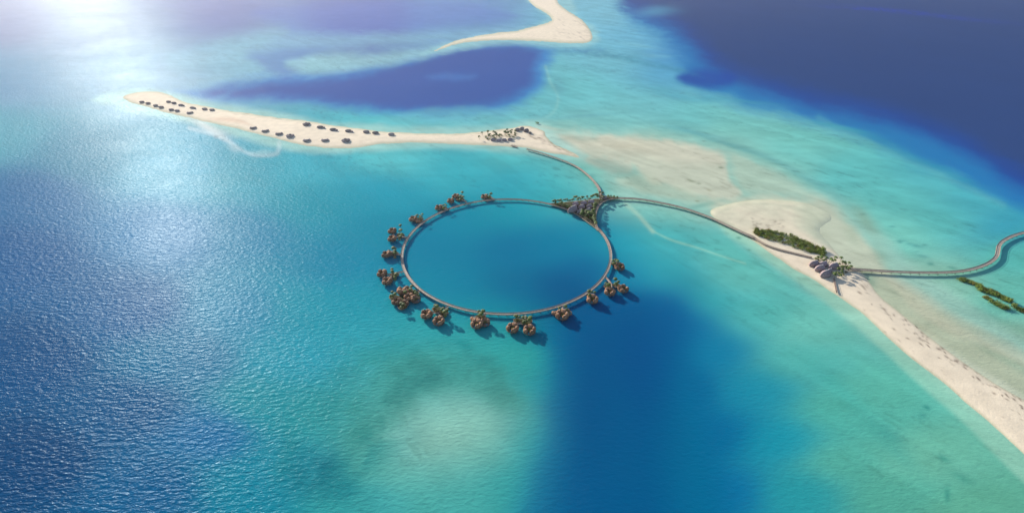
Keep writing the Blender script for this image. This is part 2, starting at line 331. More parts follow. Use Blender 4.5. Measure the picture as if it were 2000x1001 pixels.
def seacolour(X, Y):
    # break the outlines up with noise fixed to the sea floor
    gx, gy = G(X, np.maximum(Y, -118))
    lw = np.log1p(np.abs(gy)/200)
    nx = fbm(gx/170+5, gy/260+3, 4); ny = fbm(gx/150+40, gy/300+21, 4); nf = fbm(gx/35, gy/60, 4); nf2 = fbm(gx/15+7, gy/15+3, 4)
    calm = 1-.9*sstep(540, 680, Y)*sstep(950, 1100, X)-.4*sstep(560, 680, Y)*sstep(1100, 950, X)
    Xw = X+nx*14*calm; Yw = Y+ny*8*calm*np.clip((Y+130)/500, .4, 1)
    S = np.array(SEA_PTS, float); cool = (S[:, 4] > 1.2*S[:, 3]) & (S[:, 0] < 1180); S[cool, 4] *= .93;  cols = lin(S[:, 2:5])
    num = np.zeros(X.shape+(3,)); den = np.zeros(X.shape)
    for (sx, sy), c in zip(S[:, :2], cols):
        s = 0.62 if sy > 620 else 1.0
        d2 = ((Xw-sx)**2*.55+((Yw-sy)*1.35)**2)
        w = 1/(d2+4200)**2.8
        num += w[..., None]*c; den += w
    col = num/den[..., None]
    def over(mask, c):
        nonlocal col
        col = col*(1-mask[..., None])+lin(c)*mask[..., None]
    for pl, c, soft, op, rough in DEEP+PALE:
        pts = catmull(pl, 5)
        x0, y0 = pts.min(0)-soft*2.5-rough; x1, y1 = pts.max(0)+soft*2.5+rough
        sel = (Xw > x0) & (Xw < x1) & (Yw > y0) & (Yw < y1)
        if not sel.any(): continue
        d = sdist(Xw[sel], Yw[sel]*1.0, pts)+nf[sel]*rough
        m = np.zeros(X.shape); m[sel] = sstep(-soft, soft, d)*op
        over(m, c)
    for pl, hw, c, op in STREAK:
        pts = catmull(pl, 5, False)
        sel = (X > pts[:,0].min()-60) & (X < pts[:,0].max()+60) & (Y > pts[:,1].min()-60) & (Y < pts[:,1].max()+60)
        if not sel.any(): continue
        d = ldist(X[sel], Y[sel], pts)+nf[sel]*1.5
        m = np.zeros(X.shape); m[sel] = np.exp(-(d/hw)**2)*op
        over(m, c)
    for cx, cy, rx, ry, ang, c, op in BLOB:
        big = rx > 25
        XX, YY = (Xw, Yw) if big else (X, Y)
        a = math.radians(ang); ca, sa = math.cos(a), math.sin(a)
        u = ((XX-cx)*ca+(YY-cy)*sa)/rx; v = (-(XX-cx)*sa+(YY-cy)*ca)/ry
        m = np.exp(-(u*u+v*v)*1.1)
        if big and c[0] > 5 and c[1] < 150: m = m*np.clip(1+nf*1.0+nf2*1.1, .05, 1.6)
        over(np.clip(m*op, 0, 1), c)
    # fine mottling of sea-grass and sand ripples where the water is shallow
    lum = col.mean(-1); sh = sstep(.12, .45, lum)
    n2 = fbm(gx/60+9, gy/18+2, 5); n3 = fbm(gx/14+3, gy/9+8, 3)
    col = col*(1+(n2*.16*sh+n3*.05*sh+nx*.05))[..., None]
    return np.clip(col, 0, 1)

# ------------------------------------------------------------------ sand banks
BANKS = {
 'sand_bank': [(240,190),(262,181),(300,178),(325,183),(345,192),(365,200),(400,207),(440,215),(490,222),(560,232),(600,236),(640,243),(700,251),(760,258),(830,260),(900,260),(950,256),(1000,250),(1018,246),(1040,248),(1062,256),(1068,268),(1085,282),(1110,293),(1128,302),(1130,308),(1105,304),(1060,296),(1030,290),(990,286),(940,284),(880,281),(800,279),(740,282),(700,288),(660,290),(610,286),(570,279),(530,268),(500,261),(450,248),(410,240),(360,228),(320,219),(280,207),(255,200)],
 'sand_bank_far': [(845,102),(870,88),(905,76),(960,66),(1010,60),(1050,50),(1070,44),(1078,38),(1065,25),(1040,10),(1020,-20),(1030,-50),(1070,-55),(1085,-20),(1090,5),(1110,22),(1135,38),(1150,55),(1157,72),(1150,83),(1115,85),(1070,82),(1030,80),(980,79),(920,82),(880,90)],
 'sand_bank_near': [(1388,412),(1410,402),(1450,392),(1500,389),(1545,392),(1590,402),(1625,425),(1600,450),(1625,482),(1650,510),(1680,528),(1700,552),(1722,580),(1760,612),(1800,645),(1850,683),(1905,722),(1960,757),(2010,786),(2150,870),(2250,1000),(2150,1010),(2050,935),(2000,887),(1960,850),(1900,797),(1840,745),(1790,708),(1740,664),(1690,617),(1640,580),(1590,547),(1550,525),(1510,498),(1470,470),(1430,442),(1400,430)],
}
SANDLINE = {k: catmull(v, 5) for k, v in BANKS.items()}
def bank_height(d_px, row):
    m = d_px*mpp(row)*1.5
    return np.where(m > 0, 1.5*(1-np.exp(-np.maximum(m, 0)/9)), m*.12)-.05

def grid_mesh(name, XX, YY, Z, cols, mat, keep=None):
    ny, nx = XX.shape
    gx, gy = G(XX, YY)
    co = np.stack([gx, gy, Z], -1).reshape(-1, 3)
    idx = np.arange(ny*nx).reshape(ny, nx)
    q = np.stack([idx[:-1, :-1], idx[1:, :-1], idx[1:, 1:], idx[:-1, 1:]], -1).reshape(-1, 4)
    if keep is not None:
        k = keep.reshape(-1)[q].any(1); q = q[k]
        used = np.unique(q); remap = np.full(ny*nx, -1); remap[used] = np.arange(len(used))
        co = co[used]; cols = cols.reshape(-1, 3)[used]; q = remap[q]
    me = bpy.data.meshes.new(name)
    me.vertices.add(len(co)); me.vertices.foreach_set('co', co.ravel())
    me.loops.add(q.size); me.loops.foreach_set('vertex_index', q.ravel())
    me.polygons.add(len(q)); me.polygons.foreach_set('loop_start', np.arange(0, q.size, 4)); 
    me.polygons.foreach_set('loop_total', np.full(len(q), 4)); me.update(calc_edges=True)
    at = me.color_attributes.new('tint', 'FLOAT_COLOR', 'POINT')
    c4 = np.concatenate([cols.reshape(-1, 3), np.ones((len(co), 1))], 1)
    at.data.foreach_set('color', c4.astype(np.float32).ravel())
    me.polygons.foreach_set('use_smooth', np.ones(len(q), bool))
    me.materials.append(mat); me.validate()
    o = bpy.data.objects.new(name, me); C.objects.link(o); return o

WATER_GLOSS = .17
# water material: colour of the lit water body under a rippled reflecting skin
def water_mat():
    m, t, b = newmat('sea_water'); N = t.nodes; L = t.links
    at = N.new('ShaderNodeAttribute'); at.attribute_name = 'tint'
    geo = N.new('ShaderNodeNewGeometry')
    def wave(rot, sc, scale, detail, dist=0.0, flow=False):
        mp = N.new('ShaderNodeMapping'); mp.inputs['Rotation'].default_value = (0, 0, math.radians(rot)); mp.inputs['Scale'].default_value = sc
        if flow: mp.vector_type = 'TEXTURE'
        no = N.new('ShaderNodeTexNoise'); no.inputs['Scale'].default_value = scale; no.inputs['Detail'].default_value = detail
        no.inputs['Roughness'].default_value = .55; no.inputs['Distortion'].default_value = dist
        L.new(geo.outputs['Position'], mp.inputs[0]); L.new(mp.outputs[0], no.inputs['Vector']); return no.outputs[0]
    w1 = wave(8, (.42, 1, 1), .27, 4, .4)      # swell wavelets, crests across the view
    w2 = wave(-22, (.5, 1, 1), .38, 2, .2)
    w3 = wave(25, (.7, 1, 1), .9, 2)
    def mul(a, k):
        n = N.new('ShaderNodeMath'); n.operation = 'MULTIPLY'; L.new(a, n.inputs[0]); n.inputs[1].default_value = k; return n.outputs[0]
    def add(a, c):
        n = N.new('ShaderNodeMath'); n.operation = 'ADD'; L.new(a, n.inputs[0]); L.new(c, n.inputs[1]); return n.outputs[0]
    h = add(add(mul(w1, 1.0), mul(w2, .65)), mul(w3, .1))
    # patches of ruffled and calm water
    gust = wave(0, (1, 1, 1), .0035, 3)
    gr = N.new('ShaderNodeMapRange'); gr.inputs[1].default_value = .35; gr.inputs[2].default_value = .65
    gr.inputs[3].default_value = .6; gr.inputs[4].default_value = 1.0; L.new(gust, gr.inputs[0])
    # calm in the lee of the banks (right side), fully rippled on the windward side (left)
    sx = N.new('ShaderNodeSeparateXYZ'); L.new(geo.outputs['Position'], sx.inputs[0])
    lee = N.new('ShaderNodeMapRange'); lee.inputs[1].default_value = -250; lee.inputs[2].default_value = 60
    lee.inputs[3].default_value = 1.0; lee.inputs[4].default_value = .36; L.new(sx.outputs[0], lee.inputs[0])
    far = N.new('ShaderNodeMapRange'); far.inputs[1].default_value = 1100; far.inputs[2].default_value = 1800
    far.inputs[3].default_value = 0; far.inputs[4].default_value = 1.0; L.new(sx.outputs[1], far.inputs[0])
    mx = N.new('ShaderNodeMath'); mx.operation = 'MAXIMUM'; L.new(lee.outputs[0], mx.inputs[0]); L.new(far.outputs[0], mx.inputs[1])
    st = N.new('ShaderNodeMath'); st.operation = 'MULTIPLY'; L.new(gr.outputs[0], st.inputs[0]); L.new(mx.outputs[0], st.inputs[1])
    bp = N.new('ShaderNodeBump'); bp.inputs['Distance'].default_value = 1.25
    L.new(st.outputs[0], bp.inputs['Strength'])
    L.new(h, bp.inputs['Height'])
    bd = N.new('ShaderNodeBump'); bd.inputs['Distance'].default_value = 1.0; L.new(st.outputs[0], bd.inputs['Strength']); L.new(h, bd.inputs['Height'])
    N.remove(b)
    # sea-grass, coral heads and sand ripples seen through the shallows
    lum = N.new('ShaderNodeSeparateColor'); L.new(at.outputs['Color'], lum.inputs[0])
    sh = N.new('ShaderNodeMapRange'); sh.inputs[1].default_value = .20; sh.inputs[2].default_value = .34; L.new(lum.outputs[1], sh.inputs[0])
    def rng_(a, lo, hi, o0, o1):
        n = N.new('ShaderNodeMapRange'); n.inputs[1].default_value = lo; n.inputs[2].default_value = hi; n.inputs[3].default_value = o0; n.inputs[4].default_value = o1; L.new(a, n.inputs[0]); return n.outputs[0]
    m1 = rng_(wave(-50, (5, 1, 1), .022, 8, .8, True), .42, .60, 0, 1)       # streaks along the currents
    m2 = rng_(wave(-50, (1.8, 1, 1), .085, 8, .3, True), .52, .66, 0, 1)           # dark patches
    m3 = rng_(wave(-50, (2, 1, 1), .010, 4, .6, True), .46, .60, 0, 1)           # where the patches gather
    pm = N.new('ShaderNodeMath'); pm.operation = 'MULTIPLY'; L.new(m2, pm.inputs[0]); L.new(m3, pm.inputs[1])
    dk = add(mul(m1, .11), mul(pm.outputs[0], .18))
    dks = N.new('ShaderNodeMath'); dks.operation = 'MULTIPLY'; L.new(dk, dks.inputs[0]); L.new(sh.outputs[0], dks.inputs[1])
    inv = N.new('ShaderNodeMath'); inv.operation = 'SUBTRACT'; inv.inputs[0].default_value = 1.04; L.new(dks.outputs[0], inv.inputs[1])
    vm = N.new('ShaderNodeVectorMath'); vm.operation = 'SCALE'; L.new(at.outputs['Color'], vm.inputs[0]); L.new(inv.outputs[0], vm.inputs['Scale'])
    df = N.new('ShaderNodeBsdfDiffuse'); L.new(vm.outputs[0], df.inputs[0]); L.new(bd.outputs[0], df.inputs['Normal'])
    gl = N.new('ShaderNodeBsdfGlossy'); gl.inputs['Roughness'].default_value = .27; gl.inputs[0].default_value = (.76, .91, 1, 1); L.new(bp.outputs[0], gl.inputs['Normal'])
    fr = N.new('ShaderNodeFresnel'); fr.inputs[0].default_value = 1.33; L.new(bp.outputs[0], fr.inputs['Normal'])
    mf = mul(fr.outputs[0], WATER_GLOSS)
    mf2 = N.new('ShaderNodeMath'); mf2.operation = 'MINIMUM'; L.new(mf, mf2.inputs[0]); mf2.inputs[1].default_value = .008
    ms = N.new('ShaderNodeMixShader'); L.new(mf2.outputs[0], ms.inputs[0]); L.new(df.outputs[0], ms.inputs[1]); L.new(gl.outputs[0], ms.inputs[2])
    L.new(ms.outputs[0], N['Material Output'].inputs[0])
    return m
def sand_mat():
    m, t, b = newmat('sand'); N = t.nodes; L = t.links
    at = N.new('ShaderNodeAttribute'); at.attribute_name = 'tint'
    geo = N.new('ShaderNodeNewGeometry')
    n1 = N.new('ShaderNodeTexNoise'); n1.inputs['Scale'].default_value = .06; n1.inputs['Detail'].default_value = 6
    n2 = N.new('ShaderNodeTexNoise'); n2.inputs['Scale'].default_value = .5; n2.inputs['Detail'].default_value = 5
    L.new(geo.outputs['Position'], n1.inputs['Vector']); L.new(geo.outputs['Position'], n2.inputs['Vector'])
    r = N.new('ShaderNodeMapRange'); r.inputs[1].default_value = .3; r.inputs[2].default_value = .7; r.inputs[3].default_value = .90; r.inputs[4].default_value = 1.06
    L.new(n1.outputs[0], r.inputs[0])
    mu = N.new('ShaderNodeVectorMath'); mu.operation = 'SCALE'; L.new(at.outputs['Color'], mu.inputs[0]); L.new(r.outputs[0], mu.inputs['Scale'])
    L.new(mu.outputs[0], b.inputs['Base Color'])
    bp = N.new('ShaderNodeBump'); bp.inputs['Strength'].default_value = .4; bp.inputs['Distance'].default_value = .5
    L.new(n2.outputs[0], bp.inputs['Height']); L.new(bp.outputs[0], b.inputs['Normal'])
    b.inputs['Roughness'].default_value = .95; b.inputs['Specular IOR Level'].default_value = .15
    return m
M['sea'] = water_mat(); M['sand'] = sand_mat()

ALB = 0.80                                              # sea colour -> albedo
xs = np.concatenate([np.arange(-2400, -40, 20), np.arange(-40, 2044, 3.4), np.arange(2050, 4400, 20)])
ys = np.concatenate([[-114, -110, -104, -96, -86, -74, -60, -45, -30, -18], np.arange(-8, 1012, 2.6), np.arange(1020, 1500, 12)])
XX, YY = np.meshgrid(xs, ys)
seac = seacolour(XX, YY)*ALB
seac *= np.stack([1+0*seac[..., 1], 1.07-.12*sstep(.15, .4, seac[..., 1]), .95+0*seac[..., 1]], -1)
sea = grid_mesh('sea', XX, YY, np.zeros(XX.shape), seac, M['sea'])
tag(sea, 'blue and turquoise sea, rippled, over deep basins and pale sand flats', kind='structure')

SPECK = {'sand_bank_near': [], 'sand_bank': [], 'sand_bank_far': []}
r2 = random.Random(3)
for i in range(150):                                     # wrack, dark scrub and painted shadow specks along the upper beach
    t = r2.random()**.8; x = 1650+t*360+r2.gauss(0, 5); y = 545+t*245+r2.gauss(0, 16)-t*4
    SPECK['sand_bank_near'].append((x+4, y+8, r2.uniform(1.5, 6), r2.uniform(.8, 2.0), r2.uniform(20, 50), r2.uniform(.35, .9)))
for i in range(50):
    SPECK['sand_bank_near'].append((r2.uniform(1465, 1530), r2.uniform(428, 450), r2.uniform(1.5, 5), r2.uniform(.7, 1.4), r2.uniform(-20, 30), r2.uniform(.2, .5)))
for i in range(60):
    SPECK['sand_bank_near'].append((r2.uniform(1480, 1990), 0, r2.uniform(1.5, 5), r2.uniform(.7, 1.4), r2.uniform(10, 45), r2.uniform(.1, .35)))
    x, y, *rest = SPECK['sand_bank_near'].pop(); SPECK['sand_bank_near'].append((x, 490+(x-1480)*.72+r2.uniform(-25, 10), *rest))
for i in range(90):
    t = r2.random(); x = 1028+t*95; y = 262+t*40+r2.gauss(0, 3)
    SPECK['sand_bank'].append((x, y, r2.uniform(1.5, 5), r2.uniform(.5, 1.1), r2.uniform(10, 35), r2.uniform(.2, .6)))
for i in range(70):
    t = r2.random(); x = 440+t*500; y = 219+t*44-9*(t*(1-t))*-1+r2.gauss(0, 2)
    SPECK['sand_bank'].append((x, y, r2.uniform(2, 7), r2.uniform(.4, .9), r2.uniform(0, 12), r2.uniform(.2, .5)))
for i in range(40):
    SPECK['sand_bank_far'].append((r2.uniform(1080, 1150), r2.uniform(38, 78), r2.uniform(2, 6), r2.uniform(.5, 1), r2.uniform(-10, 50), r2.uniform(.1, .35)))
for nm, line in SANDLINE.items():
    x0, y0 = line.min(0)-6; x1, y1 = line.max(0)+6
    y0 = max(y0, -70)
    gx_ = np.arange(x0, x1, 2.0); gy_ = np.arange(y0, y1, 1.1 if nm != 'sand_bank_near' else 1.8)
    A, B = np.meshgrid(gx_, gy_)
    wx, wy = G(A, B); nw = fbm(wx/22, wy/22, 4); nl = fbm(wx/90+4, wy/90, 3)
    d = sdist(A, B, line)+nw*1.6
    Z = bank_height(d, B)+np.where(d > 3, nl*.35+nw*.12, 0)
    dry = lin((236, 219, 192)); damp = lin((192, 188, 158)); flat = lin((208, 206, 178)); litter_shade = lin((110, 92, 80))  # last tone: dark specks, both litter and painted shadow
    k = sstep(-1, 7, d)[..., None]; colr = damp*(1-k)+dry*k
    if nm == 'sand_bank_near':                         # the western half is a wet flat
        w = sstep(1700, 1480, A)*sstep(520, 470, B+(1600-A)*.18)
        w = np.clip(w*(.6+.6*nl), 0, 1)
        w2 = sstep(0, 26, (450+(A-1530)*.55)-B+nw*6)*sstep(1500, 1590, A+nl*12); w = np.maximum(w, w2)[..., None]; colr = colr*(1-w)+lin((200, 204, 176))*w
        tg = ldist(A, B, catmull([(1400,418),(1450,400),(1510,400),(1570,412),(1600,430)], 5, False))   # tidal swirl left in the sand
        w = (np.exp(-(tg/3.5)**2)*.5*np.clip(.6+nl, .2, 1))[..., None]; colr = colr*(1-w)+lin((180, 186, 160))*w
        tg = ldist(A, B, catmull([(1445,432),(1470,415),(1520,412),(1560,424)], 5, False))
        w = (np.exp(-(tg/2.5)**2)*.4*np.clip(.6+nw, .2, 1))[..., None]; colr = colr*(1-w)+lin((196, 184, 160))*w
    if nm == 'sand_bank':                               # warm hollow on the bank
        w = sstep(0, 9, sdist(A, B, catmull([(395,232),(430,226),(465,228),(490,240),(500,250),(460,244),(420,240)], 4)))[..., None]
        colr = colr*(1-.75*w)+lin((222, 190, 160))*.75*w
    colr = colr*(1+nl*.05)[..., None]
    for cx, cy, rx, ry, ang, op in SPECK[nm]:
        a = math.radians(ang); ca, sa = math.cos(a), math.sin(a)
        sel = (abs(A-cx) < rx*3) & (abs(B-cy) < rx*3)
        u = ((A[sel]-cx)*ca+(B[sel]-cy)*sa)/rx; v = (-(A[sel]-cx)*sa+(B[sel]-cy)*ca)/ry
        mm = (np.exp(-(u*u+v*v))*op*np.clip(1+nw[sel], .3, 1.4))[:, None]; colr[sel] = colr[sel]*(1-mm)+litter_shade*mm
    o = grid_mesh(nm.replace('_far', '').replace('_near', ''), A, B, Z, np.clip(colr, 0, 1)*.80, M['sand'], keep=d > -3.5)
    tag(o, {'sand_bank': 'long narrow pale sand bank carrying the dark villas at left',
            'sand_bank_far': 'hooked bare sand bank at the top of the view',
            'sand_bank_near': 'broad pale beach running down to the lower right'}[nm], kind='structure')
def land(px, py):
    for nm, line in SANDLINE.items():
        d = float(sdist(np.array([float(px)]), np.array([float(py)]), line)[0])
        if d > 0: return max(0.1, float(bank_height(np.array([d]), np.array([float(py)]))[0])-.15)
    return 0.0
def PL(px, py):
    z = land(px, py); return P(px, py, z)

# ------------------------------------------------------------------ vegetation kinds
def make_palm(seed, h):
    r = random.Random(seed); root = empty('palm_tree', (0, 0, 0))
    t = MB(); px_, py_ = 0, 0; bend = r.uniform(.4, 1.4); ba = r.uniform(0, 6.28); prev = (0, 0, -1.5)
    for k in range(1, 6):
        f = k/5; p = (bend*f*f*math.cos(ba), bend*f*f*math.sin(ba), h*f); t.tube(prev, p, .30-.13*(k-1)/5, .30-.13*k/5, 6); prev = p
    t.build('trunk', M['trunk'], root)
    c = MB(); n = 17
    for i in range(n):
        a = 2*math.pi*i/n+r.uniform(-.2, .2); L = r.uniform(3.4, 4.6); up = r.uniform(-.2, 1.0)
        ca, sa = math.cos(a), math.sin(a); v = []; f = []; m = 6
        for k in range(m+1):
            s = k/m; x = L*s*(1-.15*s); z = h+up*L*.45*s-L*.75*s*s
            w = .62*math.sin(math.pi*min(.95, s*.85+.12))+.05
            for q, dz in ((-1, -.25), (0, 0), (1, -.25)):
                jag = (1+.25*r.uniform(-1, 1))
                v.append((prev[0]+x*ca-q*w*jag*sa, prev[1]+x*sa+q*w*jag*ca, z+dz*w))
        for k in range(m):
            b = 3*k; f += [(b, b+1, b+4, b+3), (b+1, b+2, b+5, b+4)]
        c.add(v, f)
    c.build('crown', M['frond'], root)
    return root
def make_shrub(seed, mat, rx=2.6, hz=2.6):
    r = random.Random(seed); root = empty('shrub', (0, 0, 0))
    t = MB()
    for k in range(4):
        a = r.uniform(0, 6.28); t.tube((0, 0, -.6), (rx*.5*math.cos(a), rx*.5*math.sin(a), hz*.6), .14, .05, 5)
    t.build('stem', M['trunk'], root)
    c = MB(); cl = [(r.uniform(-.7, .7)*rx, r.uniform(-.7, .7)*rx, r.uniform(.35, .95)*hz, r.uniform(.35, .6)*rx) for _ in range(9)]
    for i in range(170):
        cx, cy, cz, cr = cl[i % 9]
        d = Vector((r.gauss(0, 1), r.gauss(0, 1), r.gauss(0, .8))).normalized()*cr*r.uniform(.6, 1.05)
        p = Vector((cx, cy, cz))+d; p.z = max(.1, p.z)
        u = (d.cross(Vector((r.gauss(0, 1), r.gauss(0, 1), r.gauss(0, 1))))).normalized(); w = (d.normalized()+Vector((r.gauss(0, .5), r.gauss(0, .5), r.gauss(0, .5)))).cross(u).normalized()
        s = r.uniform(.22, .42)
        c.add([p-u*s, p-w*s*.6, p+u*s, p+w*s*.6], [(0, 1, 2, 3)])
    c.build('foliage', mat, root)
    return root
palms = [make_palm(s, h) for s, h in ((1, 8.5), (2, 10), (3, 11.5), (4, 7.5))]
shrubs = [make_shrub(5, M['leaf'], 2.8, 2.6), make_shrub(6, M['leaf'], 2.3, 3.2), make_shrub(8, M['leaf_rust'], 2.4, 2.4), make_shrub(9, M['leaf'], 3.3, 3.0)]
used = set()
def place(protos, loc, label, cat, group, s=1.0, k=None):
    k = random.randrange(len(protos)) if k is None else k
    p = protos[k]; key = p.name
    if key in used: o = copy_tree(p)
    else: o = p; used.add(key)
    o.location = loc; o.rotation_euler = (0, 0, random.uniform(0, 6.28)); o.scale = (s, s, s*random.uniform(.9, 1.1))
    tag(o, label, cat, group); return o

# ------------------------------------------------------------------ boardwalks
def smooth_path(pts, z, n=6, closed=False):
    g = [P(x, y, z)[:2] for x, y in pts]
    return catmull(g, n, closed)
def strip(mb, path, w0, w1, z0, z1, closed=False):
    """box swept along the path between lateral offsets w0..w1"""
    n = len(path); v = []; f = []
    for i in range(n):
        a = path[i-1] if (i > 0 or closed) else path[i]; b = path[(i+1) % n] if (i < n-1 or closed) else path[i]
        d = b-a; d = d/(np.linalg.norm(d)+1e-9); nx_, ny_ = -d[1], d[0]
        for w, z in ((w0, z0), (w1, z0), (w1, z1), (w0, z1)): v.append((path[i][0]+nx_*w, path[i][1]+ny_*w, z))
    for i in range(n if closed else n-1):
        a = 4*i; b = 4*((i+1) % n)
        for k in range(4): f.append((a+k, a+(k+1) % 4, b+(k+1) % 4, b+k))
    if not closed: f += [(0, 1, 2, 3), (4*n-1, 4*n-2, 4*n-3, 4*n-4)]
    mb.add(v, f)
def boardwalk(name, path, w, label, group=None, z=3.0, closed=False, posts=True, piles=12.0, rails=(1, -1), cat='boardwalk'):
    root = empty(name, (float(path[0][0]), float(path[0][1]), 0)); off = np.array([path[0][0], path[0][1]])
    pth = np.array(path)-off
    m = MB(); strip(m, pth, -w/2, w/2, z-.35, z, closed); m.build('deck', M['deck'], root)
    for s in rails:
        m = MB(); strip(m, pth, s*(w/2-.12)-.07, s*(w/2-.12)+.07, z+.95, z+1.1, closed)
        strip(m, pth, s*(w/2-.12)-.04, s*(w/2-.12)+.04, z+.003, z+.5, closed)
        m.build('railing', M['rail'], root)
    if posts:
        seg = np.linalg.norm(np.diff(pth, axis=0), axis=1); L = seg.sum(); cum = np.concatenate([[0], np.cumsum(seg)])
        n = min(95, max(2, int(L/piles))); base = None
        for k in range(n):
            s = L*(k+.5)/n; i = min(len(seg)-1, int(np.searchsorted(cum, s)-1)); t = (s-cum[i])/seg[i]
            p = pth[i]*(1-t)+pth[i+1]*t; d = (pth[i+1]-pth[i])/seg[i]
            if base is None:
                mb = MB()
                for q in (-1, 1): mb.tube((0, q*w*.36, -1.5), (0, q*w*.36, z-.36), .22, .2, 6)
                mb.box(-.18, .18, -w*.46, w*.46, z-.75, z-.352)
                base = mb.build('pile', M['pile'], root); o = base
            else: o = base.copy(); C.objects.link(o); o.parent = root
            o.location = (p[0], p[1], 0); o.rotation_euler = (0, 0, math.atan2(d[1], d[0]))
    return tag(root, label, cat, group)

DZ = 3.0
g1 = P(989, 389, DZ); g2 = P(989, 613, DZ)
RC = np.array([P(989, 500, DZ)[0], (g1[1]+g2[1])/2]); RR = (g1[1]-g2[1])/2
ringp = np.array([[RC[0]+RR*math.cos(2*math.pi*k/200), RC[1]+RR*math.sin(2*math.pi*k/200)] for k in range(200)])
boardwalk('ring_boardwalk', ringp, 3.6, 'great circular timber boardwalk enclosing the round blue lagoon', z=DZ, closed=True, piles=10)
GW = 'boardwalks linking the banks'
boardwalk('boardwalk', smooth_path([(1028,291),(1060,300),(1095,312),(1125,325),(1148,342),(1163,358),(1171,372),(1172,384)], DZ), 4.0,
          'curved boardwalk from the left sand bank down to the planted junction', GW, DZ)
boardwalk('boardwalk', smooth_path([(1171,388),(1200,387),(1240,388),(1280,394),(1330,405),(1380,422),(1420,440),(1450,454),(1472,463)], DZ), 4.6,
          'long curved boardwalk from the planted junction to the right beach', GW, DZ)
boardwalk('boardwalk', smooth_path([(1472,463),(1492,476),(1515,485),(1545,493),(1586,503)], 2.2), 3.2,
          'low brown boardwalk crossing dry sand beside the long green thicket', GW, 2.2, piles=14)
boardwalk('boardwalk', smooth_path([(1656,525),(1690,527),(1740,530),(1800,532),(1860,531),(1900,525),(1930,514),(1945,502),(1949,490),(1951,480),(1960,470),(1980,460),(2010,452),(2060,445)], DZ), 4.4,
          'S-shaped boardwalk leaving the right beach pavilions across pale shallows', GW, DZ)
boardwalk('boardwalk', smooth_path([(1200,388),(1187,390),(1175,396),(1167,406),(1163,420),(1163,435),(1168,450)], DZ+.6), 3.0,
          'short inward curving boardwalk on the right edge of the planted junction', GW, DZ+.6)
boardwalk('boardwalk', smooth_path([(1629,543),(1630,552),(1632,562),(1634,571)], 2.2), 1.7,
          'short brown path from the beach pavilions toward the inner shore', GW, 2.2, piles=9)
boardwalk('jetty', smooth_path([(998,284),(1004,285),(1010,287)], 2.0), 5,
          'small brown jetty on the shore below the left palm grove', None, 2.0, piles=6, cat='jetty')

# ------------------------------------------------------------------ overwater villas of the ring
def make_pod(kind):
    """round deck on piles, thatched domes set in a horseshoe round a small court"""
    root = empty('water_villa', (0, 0, 0)); R = 6.2
    m = MB(); m.disc(0, 0, 2.5, 2.9, R*1.02, 22, wob=.03); m.build('deck', M['deck_dark'], root)
    pm = MB()
    for k in range(7):
        a = 2*math.pi*k/7; pm.tube((R*.8*math.cos(a), R*.8*math.sin(a), -1.5), (R*.8*math.cos(a), R*.8*math.sin(a), 2.49), .22, .22, 6)
    pm.build('pile', M['pile'], root)
    wl = MB(); n = 5 if kind == 0 else (4 if kind == 1 else 3)
    spec = []
    for k in range(n):
        a = math.radians(25+(310/(n-1))*k*.84) if kind < 2 else math.radians(60+70*k)
        q = (2.5 if k != n//2 else 3.2)+(0.5 if kind == 2 else 0)
        spec.append((a, q))
    for a, q in spec:
        cx, cy = (R-q*.72)*math.cos(a), (R-q*.72)*math.sin(a)
        wl = MB(); wl.disc(cx, cy, 2.903, 4.6, q*.74, 12); wl.build('wall', M['wall'], root)
    for a, q in spec:
        cx, cy = (R-q*.72)*math.cos(a), (R-q*.72)*math.sin(a)
        d = MB(); d.dome(cx, cy, 4.3, q*1.04, q*.86, q*.9, a+math.pi/2, 14, 5, ridge=.12, point=.15)
        rf = d.build('roof', M['thatch'], root)
        cp = MB(); cp.disc(cx, cy, 4.3+q*.85, 4.5+q*.94, .3, 8); cp.build('cap', M['canvas'], rf)
    pl = MB(); pl.disc(R*.62*math.cos(5.9), R*.62*math.sin(5.9), 2.904, 3.0, 1.3, 14, .9); pl.build('pool', M['pool'], root)
    gd = MB(); rr_ = random.Random(kind)
    for i in range(60):
        p = Vector((rr_.gauss(0, .9), rr_.gauss(0, .9), rr_.uniform(3.0, 5.6))); u = Vector((rr_.gauss(0, 1), rr_.gauss(0, 1), rr_.gauss(0, 1))).normalized(); w = u.orthogonal().normalized(); s_ = rr_.uniform(.3, .55)
        gd.add([p-u*s_, p-w*s_*.6, p+u*s_, p+w*s_*.6], [(0, 1, 2, 3)])
    gd.build('garden', M['leaf'], root)
    return root
pods = [make_pod(0), make_pod(1), make_pod(2)]
usedpod = set()
GV = 'thatched villas around the ring'
def villa(px, py, k, rz, s, label, out=None):
    p = pods[k]
    o = copy_tree(p) if k in usedpod else p; usedpod.add(k)
    o.location = (*P(px, py, 3.5)[:2], 0); o.scale = (s, s, s); o.rotation_euler = (0, 0, math.radians(rz))
    return tag(o, label, 'villa', GV)
def planter(px, py, r, label):
    root = empty('planted_deck', (*P(px, py, 2.5)[:2], 0))
    m = MB(); m.disc(0, 0, 1.9, 2.4, r, 18, r*.85, .08); m.build('deck', M['deck_dark'], root)
    m = MB(); m.disc(0, 0, 2.402, 2.8, r*.86, 16, r*.72, .08); m.build('soil_bed', M['earth'], root)
    m = MB()
    for k in range(5):
        a = 2*math.pi*k/5; m.tube((r*.7*math.cos(a), r*.6*math.sin(a), -1.5), (r*.7*math.cos(a), r*.6*math.sin(a), 1.89), .2, .2, 6)
    m.build('pile', M['pile'], root)
    return tag(root, label, 'planted deck', 'planted decks beside the ring villas')
